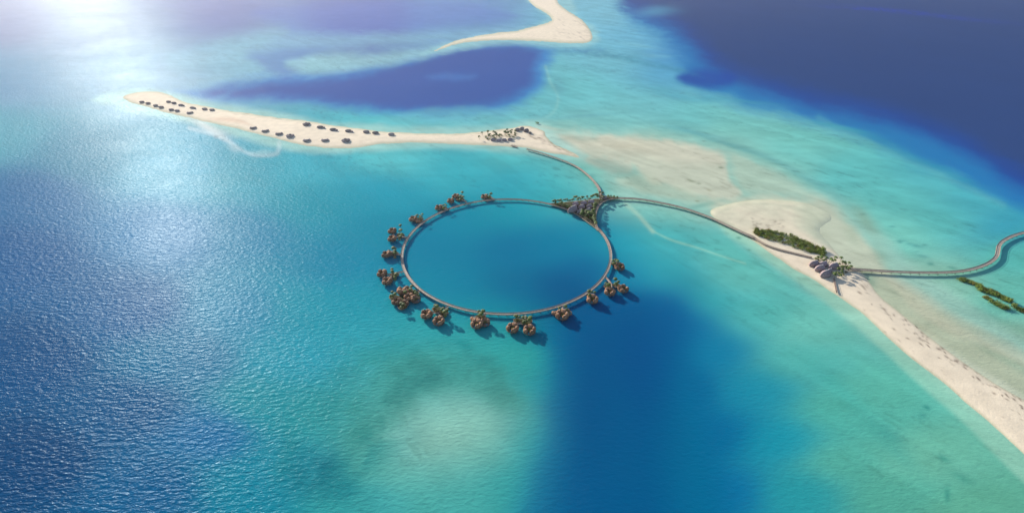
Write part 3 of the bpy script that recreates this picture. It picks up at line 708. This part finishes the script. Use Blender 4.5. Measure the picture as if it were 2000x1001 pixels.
def link(a, b, label, mid=None, w=2.0):
    pts = [a]+(mid or [])+[b]
    return boardwalk('footbridge', smooth_path(pts, 2.8, 4), w, label, 'footbridges to the ring villas', 2.8, piles=7, rails=(1,), cat='footbridge')

# villas: (place words, [pods (x, y, kind, rot, scale, words)], [planted decks], [palm spots], [bridge paths])
CX = [
 ('at the top of the ring', [(946,384,1,200,1.0,'single thatched villa at the far top of the ring')], [(955,385,5)], [(953,383),(957,382),(956,386),(959,384)], [[(959,386),(966,389)]]),
 ('in the far pair left of the top', [(890,383,1,180,1.0,'farther villa of the far pair at the ring\'s upper left'),(880,392,1,200,1.0,'nearer villa of the far pair at the ring\'s upper left')], [(899,388,6)], [(896,388),(901,386),(903,382),(899,391),(904,388),(900,383)], [[(903,390),(911,394)],[(890,389),(896,390)]]),
 ('at the upper left bend', [(857,405.5,1,200,1.05,'single villa beside the upper left bend of the ring')], [(867,405,5)], [(865,403),(870,401),(868,407),(872,404)], [[(869,407),(878,408)]]),
 ('on the left shoulder', [(807,428,0,190,1.1,'larger four-domed villa on the ring\'s left shoulder'),(817,431,2,120,.75,'small villa touching the larger one on the left shoulder')], [(821,427,5)], [(820,423),(825,422),(823,428),(816,423)], [[(822,430),(831,432)]]),
 ('in the left side pair', [(766,451,1,190,1.05,'farther villa of the pair at the ring\'s left side'),(765.5,466,0,200,1.05,'nearer villa of the pair at the ring\'s left side')], [(782,459,6)], [(782,450),(784,454),(780,458),(785,460),(782,464),(784,447)], [[(785,462),(794,463)],[(772,463),(779,462)]]),
 ('at the leftmost point', [(754,497,0,200,1.05,'left half of the joined villa at the ring\'s leftmost point'),(764,493,2,100,.95,'right half of the joined villa at the ring\'s leftmost point')], [(770,495,6)], [(770,491),(773,495),(771,499),(768,487),(774,490)], [[(773,496),(784,497)]]),
 ('in the lower left pair', [(746,534,1,200,1.1,'farther villa of the pair below the ring\'s leftmost point'),(756,549,0,210,1.1,'nearer villa of the pair below the ring\'s leftmost point')], [(770,536,6.5)], [(767,528),(769,532),(773,537),(775,541),(772,544),(767,535)], [[(772,533),(788,530)],[(752,536),(763,536),(762,546)]]),
 ('in the largest cluster', [(786,568,2,90,1.1,'upper left dome house of the largest cluster'),(797,566,2,60,1.0,'upper right dome house of the largest cluster'),(774,588,1,190,.95,'leftmost dome house of the largest cluster'),(799,580,0,250,1.0,'central dome house of the largest cluster'),(812,584,2,0,.95,'rightmost dome house of the largest cluster'),(790,592,1,260,.85,'front dome house of the largest cluster')], [(769,580,6),(786,598,6),(807,572,7),(790,580,8)], [(768,575),(765,579),(771,580),(784,596),(789,597),(785,601),(806,566),(810,570),(812,574),(802,568),(817,578),(792,573)], [[(811,568),(820,570)],[(800,573),(810,570)]]),
 ('in the bottom left pair', [(833,614,0,210,1.15,'left villa of the pair at the ring\'s lower left'),(857,627,0,270,1.1,'right villa of the pair at the ring\'s lower left')], [(853,603,6),(866,611,6)], [(850,599),(855,600),(853,605),(862,608),(867,607),(872,612),(869,615)], [[(868,604),(876,597)],[(842,610),(858,611)],[(859,612),(858,621)]]),
 ('left of the ring\'s lowest point', [(928,622,2,130,.9,'small upper house of the clover-shaped villa below the ring'),(931,633,0,260,1.1,'round front house of the clover-shaped villa below the ring'),(947,629,2,330,.95,'right house of the clover-shaped villa below the ring')], [(939,619,6)], [(936,614),(941,613),(944,617),(938,619)], [[(940,623),(950,612)]]),
 ('in the bottom pair', [(1001,641,0,260,1.15,'left villa of the pair at the very bottom of the ring'),(1034,645,0,280,1.15,'right villa of the pair at the very bottom of the ring')], [(1011,625,5),(1028,627,7)], [(1008,621),(1013,622),(1022,625),(1027,624),(1031,629),(1036,627),(1024,631),(1035,623)], [[(1026,615),(1025,628)],[(1008,634),(1014,631),(1026,633)]]),
 ('right of the ring\'s lowest point', [(1098,616,0,270,1.25,'big round villa right of the ring\'s lowest point'),(1085,609,2,140,.75,'small left wing hut beside the big round villa'),(1110,609,2,30,.75,'small right wing hut beside the big round villa')], [(1098,607,5)], [(1092,603),(1104,602),(1095,607),(1107,606)], [[(1098,597),(1098,609)]]),
 ('at the lower right bend', [(1157,585,0,275,1.15,'single villa at the ring\'s lower right bend')], [(1153,577,5)], [(1149,576),(1155,573),(1161,575),(1152,580)], [[(1150,570),(1155,579)]]),
 ('in the right side pair', [(1191,570,0,270,1.1,'left villa of the pair at the ring\'s lower right'),(1217,564,1,320,1.1,'right villa of the pair at the ring\'s lower right')], [(1187,559,5),(1203,556,5)], [(1184,556),(1189,557),(1185,561),(1200,553),(1206,554),(1202,558)], [[(1181,539),(1193,554),(1193,564)],[(1201,559),(1212,560)]]),
 ('at the right side', [(1210,521,0,300,1.1,'single villa at the ring\'s right side')], [(1200,514,5)], [(1197,513),(1202,511),(1205,515),(1199,517)], [[(1192,511),(1202,517)]]),
]
for where, vl, dk, pt, br in CX:
    for (x, y, k, rz, s, lab) in vl: villa(x, y, k, rz, s, 'brown '+lab if not lab.startswith('big') else lab)
    for i, (x, y, r) in enumerate(dk):
        w = '' if len(dk) == 1 else ', '+['leftmost', 'front', 'upper right', 'middle'][i] if len(dk) == 4 else (', '+['left', 'right'][i] if len(dk) == 2 else '')
        planter(x, y, r, 'timber deck planted with palms '+where+w)
    for i, (x, y) in enumerate(pt):
        if True:
            place(palms, (*P(x, y+3, 2.7)[:2], 2.7), 'small green palm on the planted deck '+where, 'palm tree', 'palms on the deck '+where, random.uniform(.62, .95))
        if i % 2 == 0: place(shrubs, (*P(x+random.uniform(-2, 2), y+3.5+random.uniform(-1, 1), 2.7)[:2], 2.6), 'olive green shrub under the palms '+where, 'shrub', 'shrubs on the deck '+where, random.uniform(.8, 1.15), random.choice([1, 2, 2]))
    for i, pth in enumerate(br):
        w = '' if len(br) == 1 else ', '+['joining the ring', 'between the houses', 'to the front house'][i]
        link(pth[0], pth[-1], 'slim timber footbridge '+where+w, pth[1:-1])

# ------------------------------------------------------------------ shell roofed pavilions
def make_shell(kind):
    root = empty('shell_pavilion', (0, 0, 0)); L = 5.6 if kind == 0 else 8.6
    m = MB(); m.disc(0, 0, .3, .7, L*1.0, 20, L*.66); m.build('floor', M['deck_dark'], root)
    m = MB(); m.dome(0, 0, .703, L*.78, L*.5, L*.45, 0, 14, 4); m.build('wall', M['wall'], root)
    m = MB(); m.dome(0, 0, 1.4, L, L*.66, L*.72, 0, 22, 7, skew=.16, ridge=.25, point=.28, lip=.35)
    rf = m.build('roof', M['thatch_mauve'], root)
    m = MB(); m.box(-L*.35, L*.55, -.25, .25, 1.4+L*.86, 1.4+L*.92); m.build('ridge_cap', M['canvas'], rf)
    m = MB(); m.box(L*1.0, L*1.25, -1.2, 1.2, .3, .6); m.build('entrance_step', M['canvas'], root)
    return root
shells = [make_shell(0), make_shell(1)]; usedsh = set()
def shell(px, py, k, rz, s, label, group, z):
    o = copy_tree(shells[k]) if k in usedsh else shells[k]; usedsh.add(k)
    o.location = (*P(px, py, z+2)[:2], z); o.scale = (s, s, s); o.rotation_euler = (0, 0, math.radians(rz))
    return tag(o, label, 'pavilion', group)
GJ = 'shell roofed pavilions on the planted junction'
JZ = 3.2
for x, y, k, rz, s, lab in [
    (1125,398,0,195,.95,'back row left grey shell pavilion on the planted junction'),(1141,396.5,0,195,.95,'back row middle grey shell pavilion on the planted junction'),(1155.5,394.5,0,200,1.0,'back row right grey shell pavilion on the planted junction'),
    (1137,403.5,0,200,.95,'middle row left grey shell pavilion on the planted junction'),(1152,402.5,0,200,.9,'middle row right grey shell pavilion on the planted junction'),
    (1119.5,409.5,1,215,1.0,'largest shell pavilion with white lit front at the junction\'s lagoon edge'),
    (1134,412.5,0,205,.95,'front row middle grey shell pavilion on the planted junction'),(1150,410.5,0,205,.95,'front row right grey shell pavilion on the planted junction'),
    (1123,403.5,0,205,.8,'small grey shell pavilion right behind the largest one'),(1149.5,417,0,220,.6,'smallest shell pavilion among palms at the junction\'s front'),
    (1181,385.5,0,200,.85,'lone grey shell pavilion on the junction\'s eastern wedge')]:
    shell(x, y, k, rz, s, lab, GJ, JZ)
# the wedge shaped planted platform
def platform(outline, z, label):
    ol = catmull(outline, 4); c = ol.mean(0); root = empty('planted_platform', (*P(c[0], c[1], z)[:2], 0))
    o0 = P(c[0], c[1], z)
    def ring(scale):
        return [(P(c[0]+(x-c[0])*scale, c[1]+(y-c[1])*scale, z)[0]-o0[0], P(c[0]+(x-c[0])*scale, c[1]+(y-c[1])*scale, z)[1]-o0[1]) for x, y in ol]
    for nm, sc, z0, z1, mt in (('deck', 1.0, z-1.0, z-.4, M['deck']), ('soil_bed', .95, z-.396, z, M['earth'])):
        r = ring(sc); n = len(r); m = MB()
        m.add([(x, y, z0) for x, y in r]+[(x, y, z1) for x, y in r], [(i, (i+1) % n, n+(i+1) % n, n+i) for i in range(n)]+[tuple(range(n))[::-1], tuple(range(n, 2*n))])
        m.build(nm, mt, root)
    m = MB(); r = ring(.9)
    for x, y in r[::4]: m.tube((x, y, -1.5), (x, y, z-1.003), .35, .35, 6)
    m.build('pile', M['pile'], root)
    return tag(root, label, 'platform')
platform([(1072,397),(1090,395),(1120,392),(1150,389),(1170,387),(1174,392),(1166,402),(1161,420),(1163,438),(1168,448),(1155,439),(1140,428),(1118,413),(1095,403)], JZ, 'wedge of planted deck under the grey shell pavilions')
platform([(1173,378),(1178,381),(1190,383),(1210,385),(1203,388),(1188,388),(1176,392),(1171,389)], JZ, 'small eastern planted wedge beside the lone shell pavilion')
GP = 'palms on the planted junction'
jp = []
for i in range(30): t = i/29; jp.append((1080+t*86, 399-t*9+random.uniform(-.8, .8), 'green palm in the row along the junction\'s seaward edge'))
for i in range(8): t = i/7; jp.append((1084+t*32, 401.5+t*6+random.uniform(-1.5, 1), 'green palm on the junction\'s narrow western tip'))
for i in range(18): t = i/17; jp.append((1163-5*math.sin(t*3.1)*.6+random.uniform(-2, 1), 401+t*42, 'green palm along the junction\'s right edge'))
for i in range(20): jp.append((1135+random.uniform(0, 24), 420+random.uniform(-3, 6)+0, 'green palm in the grove in front of the shell pavilions'))
for x, y in ((1171,383),(1169,391),(1174,393),(1178,389),(1176,380),(1187,387),(1192,387),(1198,387),(1166,389),(1205,387)): jp.append((x, y+1, 'green palm beside the lone shell pavilion'))
for x, y, lab in jp: place(palms, (*P(x, y, JZ)[:2], JZ), lab, 'palm tree', lab.replace('green palm', 'palms'), random.uniform(.6, 1.0))
for i in range(44):
    u = random.random(); 
    if u < .35: x = 1082+random.random()*34; y = 399+(x-1082)*.22+random.uniform(-2, 1.5)
    elif u < .75: x = random.uniform(1136, 1163); y = 414+(x-1136)*.75+random.uniform(-4, 3)
    else: x = random.uniform(1118, 1164); y = random.uniform(391, 408)
    place(shrubs, (*P(x, y, JZ)[:2], JZ-.1), 'low olive shrub between palms on the planted junction', 'shrub', 'shrubs on the planted junction', random.uniform(.6, 1.0))

# pavilions, palms and scrub on the right beach
GB = 'shell roofed pavilions on the right beach'
for x, y, k, rz, s, lab in [(1591,515,1,200,.85,'leftmost mauve shell pavilion on the right beach'),(1608,516,1,200,.8,'upper middle mauve shell pavilion on the right beach'),(1602,524,1,200,.85,'lower left mauve shell pavilion on the right beach'),
    (1629,520,1,200,.9,'upper right mauve shell pavilion with palms behind it'),(1613,535,1,205,.95,'front mauve shell pavilion nearest the inner shore'),(1621,527.5,0,200,.8,'small mauve shell pavilion tucked between larger roofs'),(1619,529,0,200,.55,'tiny shell roof between the front pavilions')]:
    shell(x, y, k, rz, s, lab, GB, land(x, y)-.2)
for x, y in ((1593,505),(1597,504),(1600,508),(1606,509),(1609,511),(1612,505),(1620,508),(1622,512),(1626,513),(1628,507),(1640,509),(1638,516),(1643,518),(1647,514),(1650,517),(1646,524),(1654,519),(1656,524),(1651,527),(1640,526),(1636,524),(1634,530),(1639,534),(1633,538),(1629,540),(1644,530),(1627,536),(1637,540),(1655,529),(1631,533)):
    place(palms, PL(x, y+3), 'tall green palm around the shell pavilions on the right beach', 'palm tree', 'palms on the right beach', random.uniform(.62, .88))
for i in range(14):
    x, y = random.choice([(1640+random.uniform(-10, 16), 527+random.uniform(-9, 14)), (1600+random.uniform(-10, 12), 507+random.uniform(-2, 3))])
    place(shrubs, PL(x, y), 'dark green shrub under the right beach palms', 'shrub', 'shrubs under the right beach palms', random.uniform(.7, 1.0))

under = MB()
def lay_under(x, y, s, z=None):
    src = random.choice([o for o in shrubs[:2]]); fo = [c for c in src.children if c.name.startswith('foliage')][0].data
    X0, Y0, Z0 = PL(x, y) if z is None else P(x, y, z); a = random.uniform(0, 6.28); ca, sa = math.cos(a), math.sin(a)
    under.add([(X0+s*(v.co.x*ca-v.co.y*sa), Y0+s*(v.co.x*sa+v.co.y*ca), Z0+s*v.co.z*.8) for v in fo.vertices], [tuple(p.vertices) for p in fo.polygons])
def thicket(line, halfw, n, label, group, smin=.8, smax=1.2, gap=None, fill=2):
    pl = catmull(line, 6, False); seg = np.linalg.norm(np.diff(pl, axis=0), axis=1); cum = np.concatenate([[0], np.cumsum(seg)])
    for i in range(n):
        s = random.random()*cum[-1]; k = min(len(seg)-1, int(np.searchsorted(cum, s)-1)); k = max(k, 0); t = (s-cum[k])/seg[k]
        p = pl[k]*(1-t)+pl[k+1]*t; f = s/cum[-1]; hw = halfw*math.sin(math.pi*min(.97, f*.9+.07))**.5
        d = (pl[k+1]-pl[k])/seg[k]; q = random.uniform(-1, 1)*hw
        x, y = p[0]-d[1]*q, p[1]+d[0]*q
        if gap and ((x-gap[0])/gap[2])**2+((y-gap[1])/gap[3])**2 < 1: continue
        if i % fill: lay_under(x, y, random.uniform(smin, smax)*.9)
        else: place(shrubs, PL(x, y), label, 'shrub', group, random.uniform(smin, smax)*random.choice([.8, 1, 1.25]))
thicket([(1474,453),(1490,456),(1512,462),(1535,467),(1560,476),(1585,486),(1612,494)], 10, 340, 'dense green shrub in the long thicket behind the beach boardwalk', 'shrubs of the long beach thicket', .8, 1.3, gap=(1531,471,6,2.5))
thicket([(1600,493),(1608,496),(1606,500)], 3.5, 14, 'loose green shrub between thicket and pavilions', 'shrubs between thicket and pavilions')
GM = 'mangrove shrubs in the shallows at right'
thicket([(1871,546),(1885,549),(1900,554),(1915,560)], 3.2, 46, 'mangrove shrub in the uppermost strip of the right shallows', GM)
thicket([(1906,563),(1925,568),(1945,575),(1960,583),(1972,590)], 4.4, 84, 'mangrove shrub in the long middle strip of the right shallows', GM)
thicket([(1921,579),(1932,587),(1945,595),(1958,601),(1970,604)], 2.8, 46, 'mangrove shrub in the lower left strip of the right shallows', GM)
thicket([(1975,597),(1985,603),(1995,607),(2010,612)], 3.0, 25, 'mangrove shrub in the strip touching the right picture edge', GM)
tag(under.build('undergrowth', M['leaf']), 'tangled low green growth filling the thicket and the mangrove strips', kind='stuff')
place(shrubs, PL(1049, 241.5), 'lone dark bush standing in shallow water behind the left bank', 'shrub', None, 1.6, 3)
place(shrubs, PL(1051, 242), 'small dark bush beside the lone bush in shallow water', 'shrub', None, 1.0, 1)

# palm grove and dark domes at the right end of the left bank
for x, y in [(936,271)]+[(942,263)]+[(948+random.uniform(0, 24), 268+random.uniform(-5, 3)) for _ in range(16)]+[(974+random.uniform(0, 14), 262+random.uniform(-2, 6)) for _ in range(6)]+[(990+random.uniform(0, 16), 263+random.uniform(-3, 4)) for _ in range(12)]:
    place(palms, PL(x, y+1.5), 'green palm in the grove at the left bank\'s eastern end', 'palm tree', 'palms of the left bank grove', random.uniform(.7, 1.1))
for i in range(22):
    x = random.uniform(944, 1007); y = 270-(x-944)*.09+random.uniform(-4, 4)
    place(shrubs, PL(x, y), 'low green shrub in the left bank grove', 'shrub', 'shrubs of the left bank grove', random.uniform(.8, 1.2))
def make_beach_dome(name, sc, mat):
    root = empty(name, (0, 0, 0)); m = MB(); m.disc(0, 0, -.5, .35, 5.2*sc, 16); m.build('deck', M['deck'], root)
    m = MB(); m.disc(0, 0, .353, 2.2, 3.8*sc, 14); m.build('wall', M['wall'], root)
    m = MB(); m.dome(0, 0, 1.8, 5*sc, 4.4*sc, 3.6*sc, .6, 16, 6, ridge=.15, point=.15); m.build('roof', mat, root); return root
for x, y, s, lab in ((1010,255.5,1.15,'left dark dome hut beside the left bank grove'),(1019,253.5,1.2,'middle dark dome hut beside the left bank grove'),(1027.5,257,1.25,'right dark dome hut beside the left bank grove'),(1035,261,.7,'small low hut at the foot of the right dark dome')):
    o = make_beach_dome('dome_hut', s, M['thatch_dark']); o.location = PL(x, y); tag(o, lab, 'hut', 'dome huts beside the grove')
GG = 'grey shell shapes for palm shadow in front of the grove'  # palm shadow on the sand, modelled as grey shells
for x, y, s, lab in ((964,273,.9,'leftmost grey shell shape for palm shadow in front of the palm grove'),(975,274,.85,'second grey shell shape for palm shadow from the left before the grove'),(986,273.5,.9,'third grey shell shape for palm shadow from the left before the grove'),(997,272.5,.9,'rightmost grey shell shape for palm shadow in front of the palm grove')):
    shell(x, y, 0, 200, s, lab, GG, land(x, y)-.2)

# ------------------------------------------------------------------ villas on the left bank
def make_bank(kind):
    root = empty('beach_villa', (0, 0, 0)); D = M['thatch_dark']
    if kind == 0:      # small single shell
        m = MB(); m.disc(0, 0, -.6, .3, 5.6, 16, 4.6); m.build('deck', M['deck'], root)
        m = MB(); m.disc(0, 0, .303, 2.2, 4.2, 14, 3.3); m.build('wall', M['wall'], root)
        m = MB(); m.dome(0, 0, 1.7, 5.8, 4.6, 3.2, 0, 16, 5, ridge=.15, point=.2); m.build('roof', D, root)
    elif kind == 1:    # long lens roof with a small dome beside a white court
        m = MB(); m.disc(0, 0, -.6, .3, 11, 20, 6.5); m.build('deck', M['canvas'], root)
        m = MB(); m.disc(-4, 0, .303, 2.3, 5.2, 14, 3.2); m.build('wall', M['wall'], root)
        m = MB(); m.disc(7.2, -2.4, .303, 2.2, 2.2, 12); m.build('wall', M['wall'], root)
        m = MB(); m.dome(-4, .5, 1.8, 7.6, 4.4, 3.8, .1, 18, 6, skew=.1, ridge=.2, point=.2); m.build('roof', D, root)
        m = MB(); m.dome(7.4, -2.4, 1.8, 3.2, 3.0, 2.8, 0, 14, 5); m.build('roof', D, root)
        m = MB(); m.disc(3, -3, .303, .36, 2.4, 12, 1.4); m.build('pool', M['pool'], root)
    elif kind == 2:    # crescent roof round a court
        m = MB(); m.disc(0, 0, -.6, .3, 9.8, 20, 7.5); m.build('deck', M['deck'], root)
        m = MB(); m.crescent(6, 3.2, 2.0, math.radians(165), math.radians(385), .303); m.build('wall', M['wall'], root)
        m = MB(); m.crescent(6, 6.6, 3.4, math.radians(150), math.radians(400), 1.6); m.build('roof', D, root)
        m = MB(); m.disc(0, 1.5, .303, .36, 2.2, 12, 1.4); m.build('pool', M['pool'], root)
    else:              # ring of five domes
        m = MB(); m.disc(0, 0, -.6, .3, 9.5, 22); m.build('deck', M['canvas'], root)
        sp = [(math.radians(20+68*k), 3.3 if k % 2 else 3.9) for k in range(5)]
        for a, q in sp: w = MB(); w.disc(6.2*math.cos(a), 6.2*math.sin(a), .303, 2.2, q*.7, 12); w.build('wall', M['wall'], root)
        for a, q in sp:
            m = MB(); m.dome(6.2*math.cos(a), 6.2*math.sin(a), 1.8, q*1.1, q*.95, 3.2, a+math.pi/2, 14, 5, ridge=.15, point=.15); m.build('roof', D, root)
        m = MB(); m.disc(0, 0, .303, .36, 1.8, 12, 1.4); m.build('pool', M['pool'], root)
    return root
bank = [make_bank(k) for k in range(4)]; ub = set()
BV = [
 (278,200.5,0,1,'small dark beach hut nearest the left bank\'s western tip'),(290,203,0,1,'second small dark hut from the bank\'s western tip'),
 (305,207.5,0,1,'third hut of the front row from the western tip'),(315.5,210.5,0,1,'fourth hut of the front row from the western tip'),
 (335.5,215.5,0,1,'fifth hut of the front row from the western tip'),(347,217.5,0,1,'sixth hut of the front row from the western tip'),
 (330,200,0,1,'first hut of the western back row'),(340.5,202.5,0,1,'second hut of the western back row'),
 (355.5,206.8,1,.85,'first long roofed villa of the western back row'),(378,212,1,.85,'second long roofed villa of the western back row'),
 (371.5,220.5,2,.95,'crescent roofed villa closing the western front row'),(400.5,214.2,0,1.05,'first hut east of the western long villas'),(415,216,0,1.05,'last hut of the western back row'),
 (495,250,2,.95,'western crescent villa of the eastern front row'),(518.5,256,2,1,'second crescent villa of the eastern front row'),(545.5,261.5,2,1,'third crescent villa of the eastern front row'),
 (567,267,3,.95,'ring shaped villa between crescents in the eastern front row'),(599.5,274.3,2,1,'crescent villa right of the front ring shaped villa'),(635,274,2,1,'easternmost crescent villa of the front row'),
 (676,276,3,1.0,'ring shaped villa at the east end of the front row'),(599,244,3,.95,'ring shaped villa heading the eastern back row'),
 (628,250,1,.95,'first long roofed villa after the back ring shaped villa'),(653,254.8,1,.95,'second long roofed villa of the eastern back row'),(683,257.5,1,.95,'third long roofed villa of the eastern back row'),
 (716,259,0,1.15,'first small hut after the long villas'),(734,261,0,1.15,'second small hut after the long villas'),(765,264,0,1.15,'easternmost small dark hut standing apart on the bank'),
]
for x, y, k, s, lab in BV:
    o = copy_tree(bank[k]) if k in ub else bank[k]; ub.add(k)
    o.location = PL(x, y); o.scale = (s, s, s*.9); o.rotation_euler = (0, 0, math.radians({0: 190, 1: 0, 2: 12, 3: 20}[k]+random.uniform(-8, 8)))
    tag(o, lab, 'villa', 'dark roofed villas on the left bank')

# drop prototypes that no place in the scene used
for o in [p for p in palms+shrubs+pods+shells+bank if 'category' not in p.keys()]:
    for ch in list(o.children_recursive)+[o]: bpy.data.objects.remove(ch)

# ------------------------------------------------------------------ haze: the moist air over the sea
HAZE = True
if HAZE:
    co = np.array([v for v in sea.bound_box]); x0, y0 = co.min(0)[:2]-400; x1, y1 = co.max(0)[:2]+400
    m = MB(); m.box(x0, x1, min(y0, -600), y1, -3, H+60)
    hm = bpy.data.materials.new('haze'); hm.use_nodes = True; t = hm.node_tree; t.nodes.clear()
    pv = t.nodes.new('ShaderNodeVolumePrincipled'); mo = t.nodes.new('ShaderNodeOutputMaterial')
    pv.inputs['Color'].default_value = (.89, .87, .97, 1); pv.inputs['Density'].default_value = .000025; pv.inputs['Anisotropy'].default_value = .64
    t.links.new(pv.outputs[0], mo.inputs['Volume'])
    tag(m.build('haze', hm), kind='stuff')
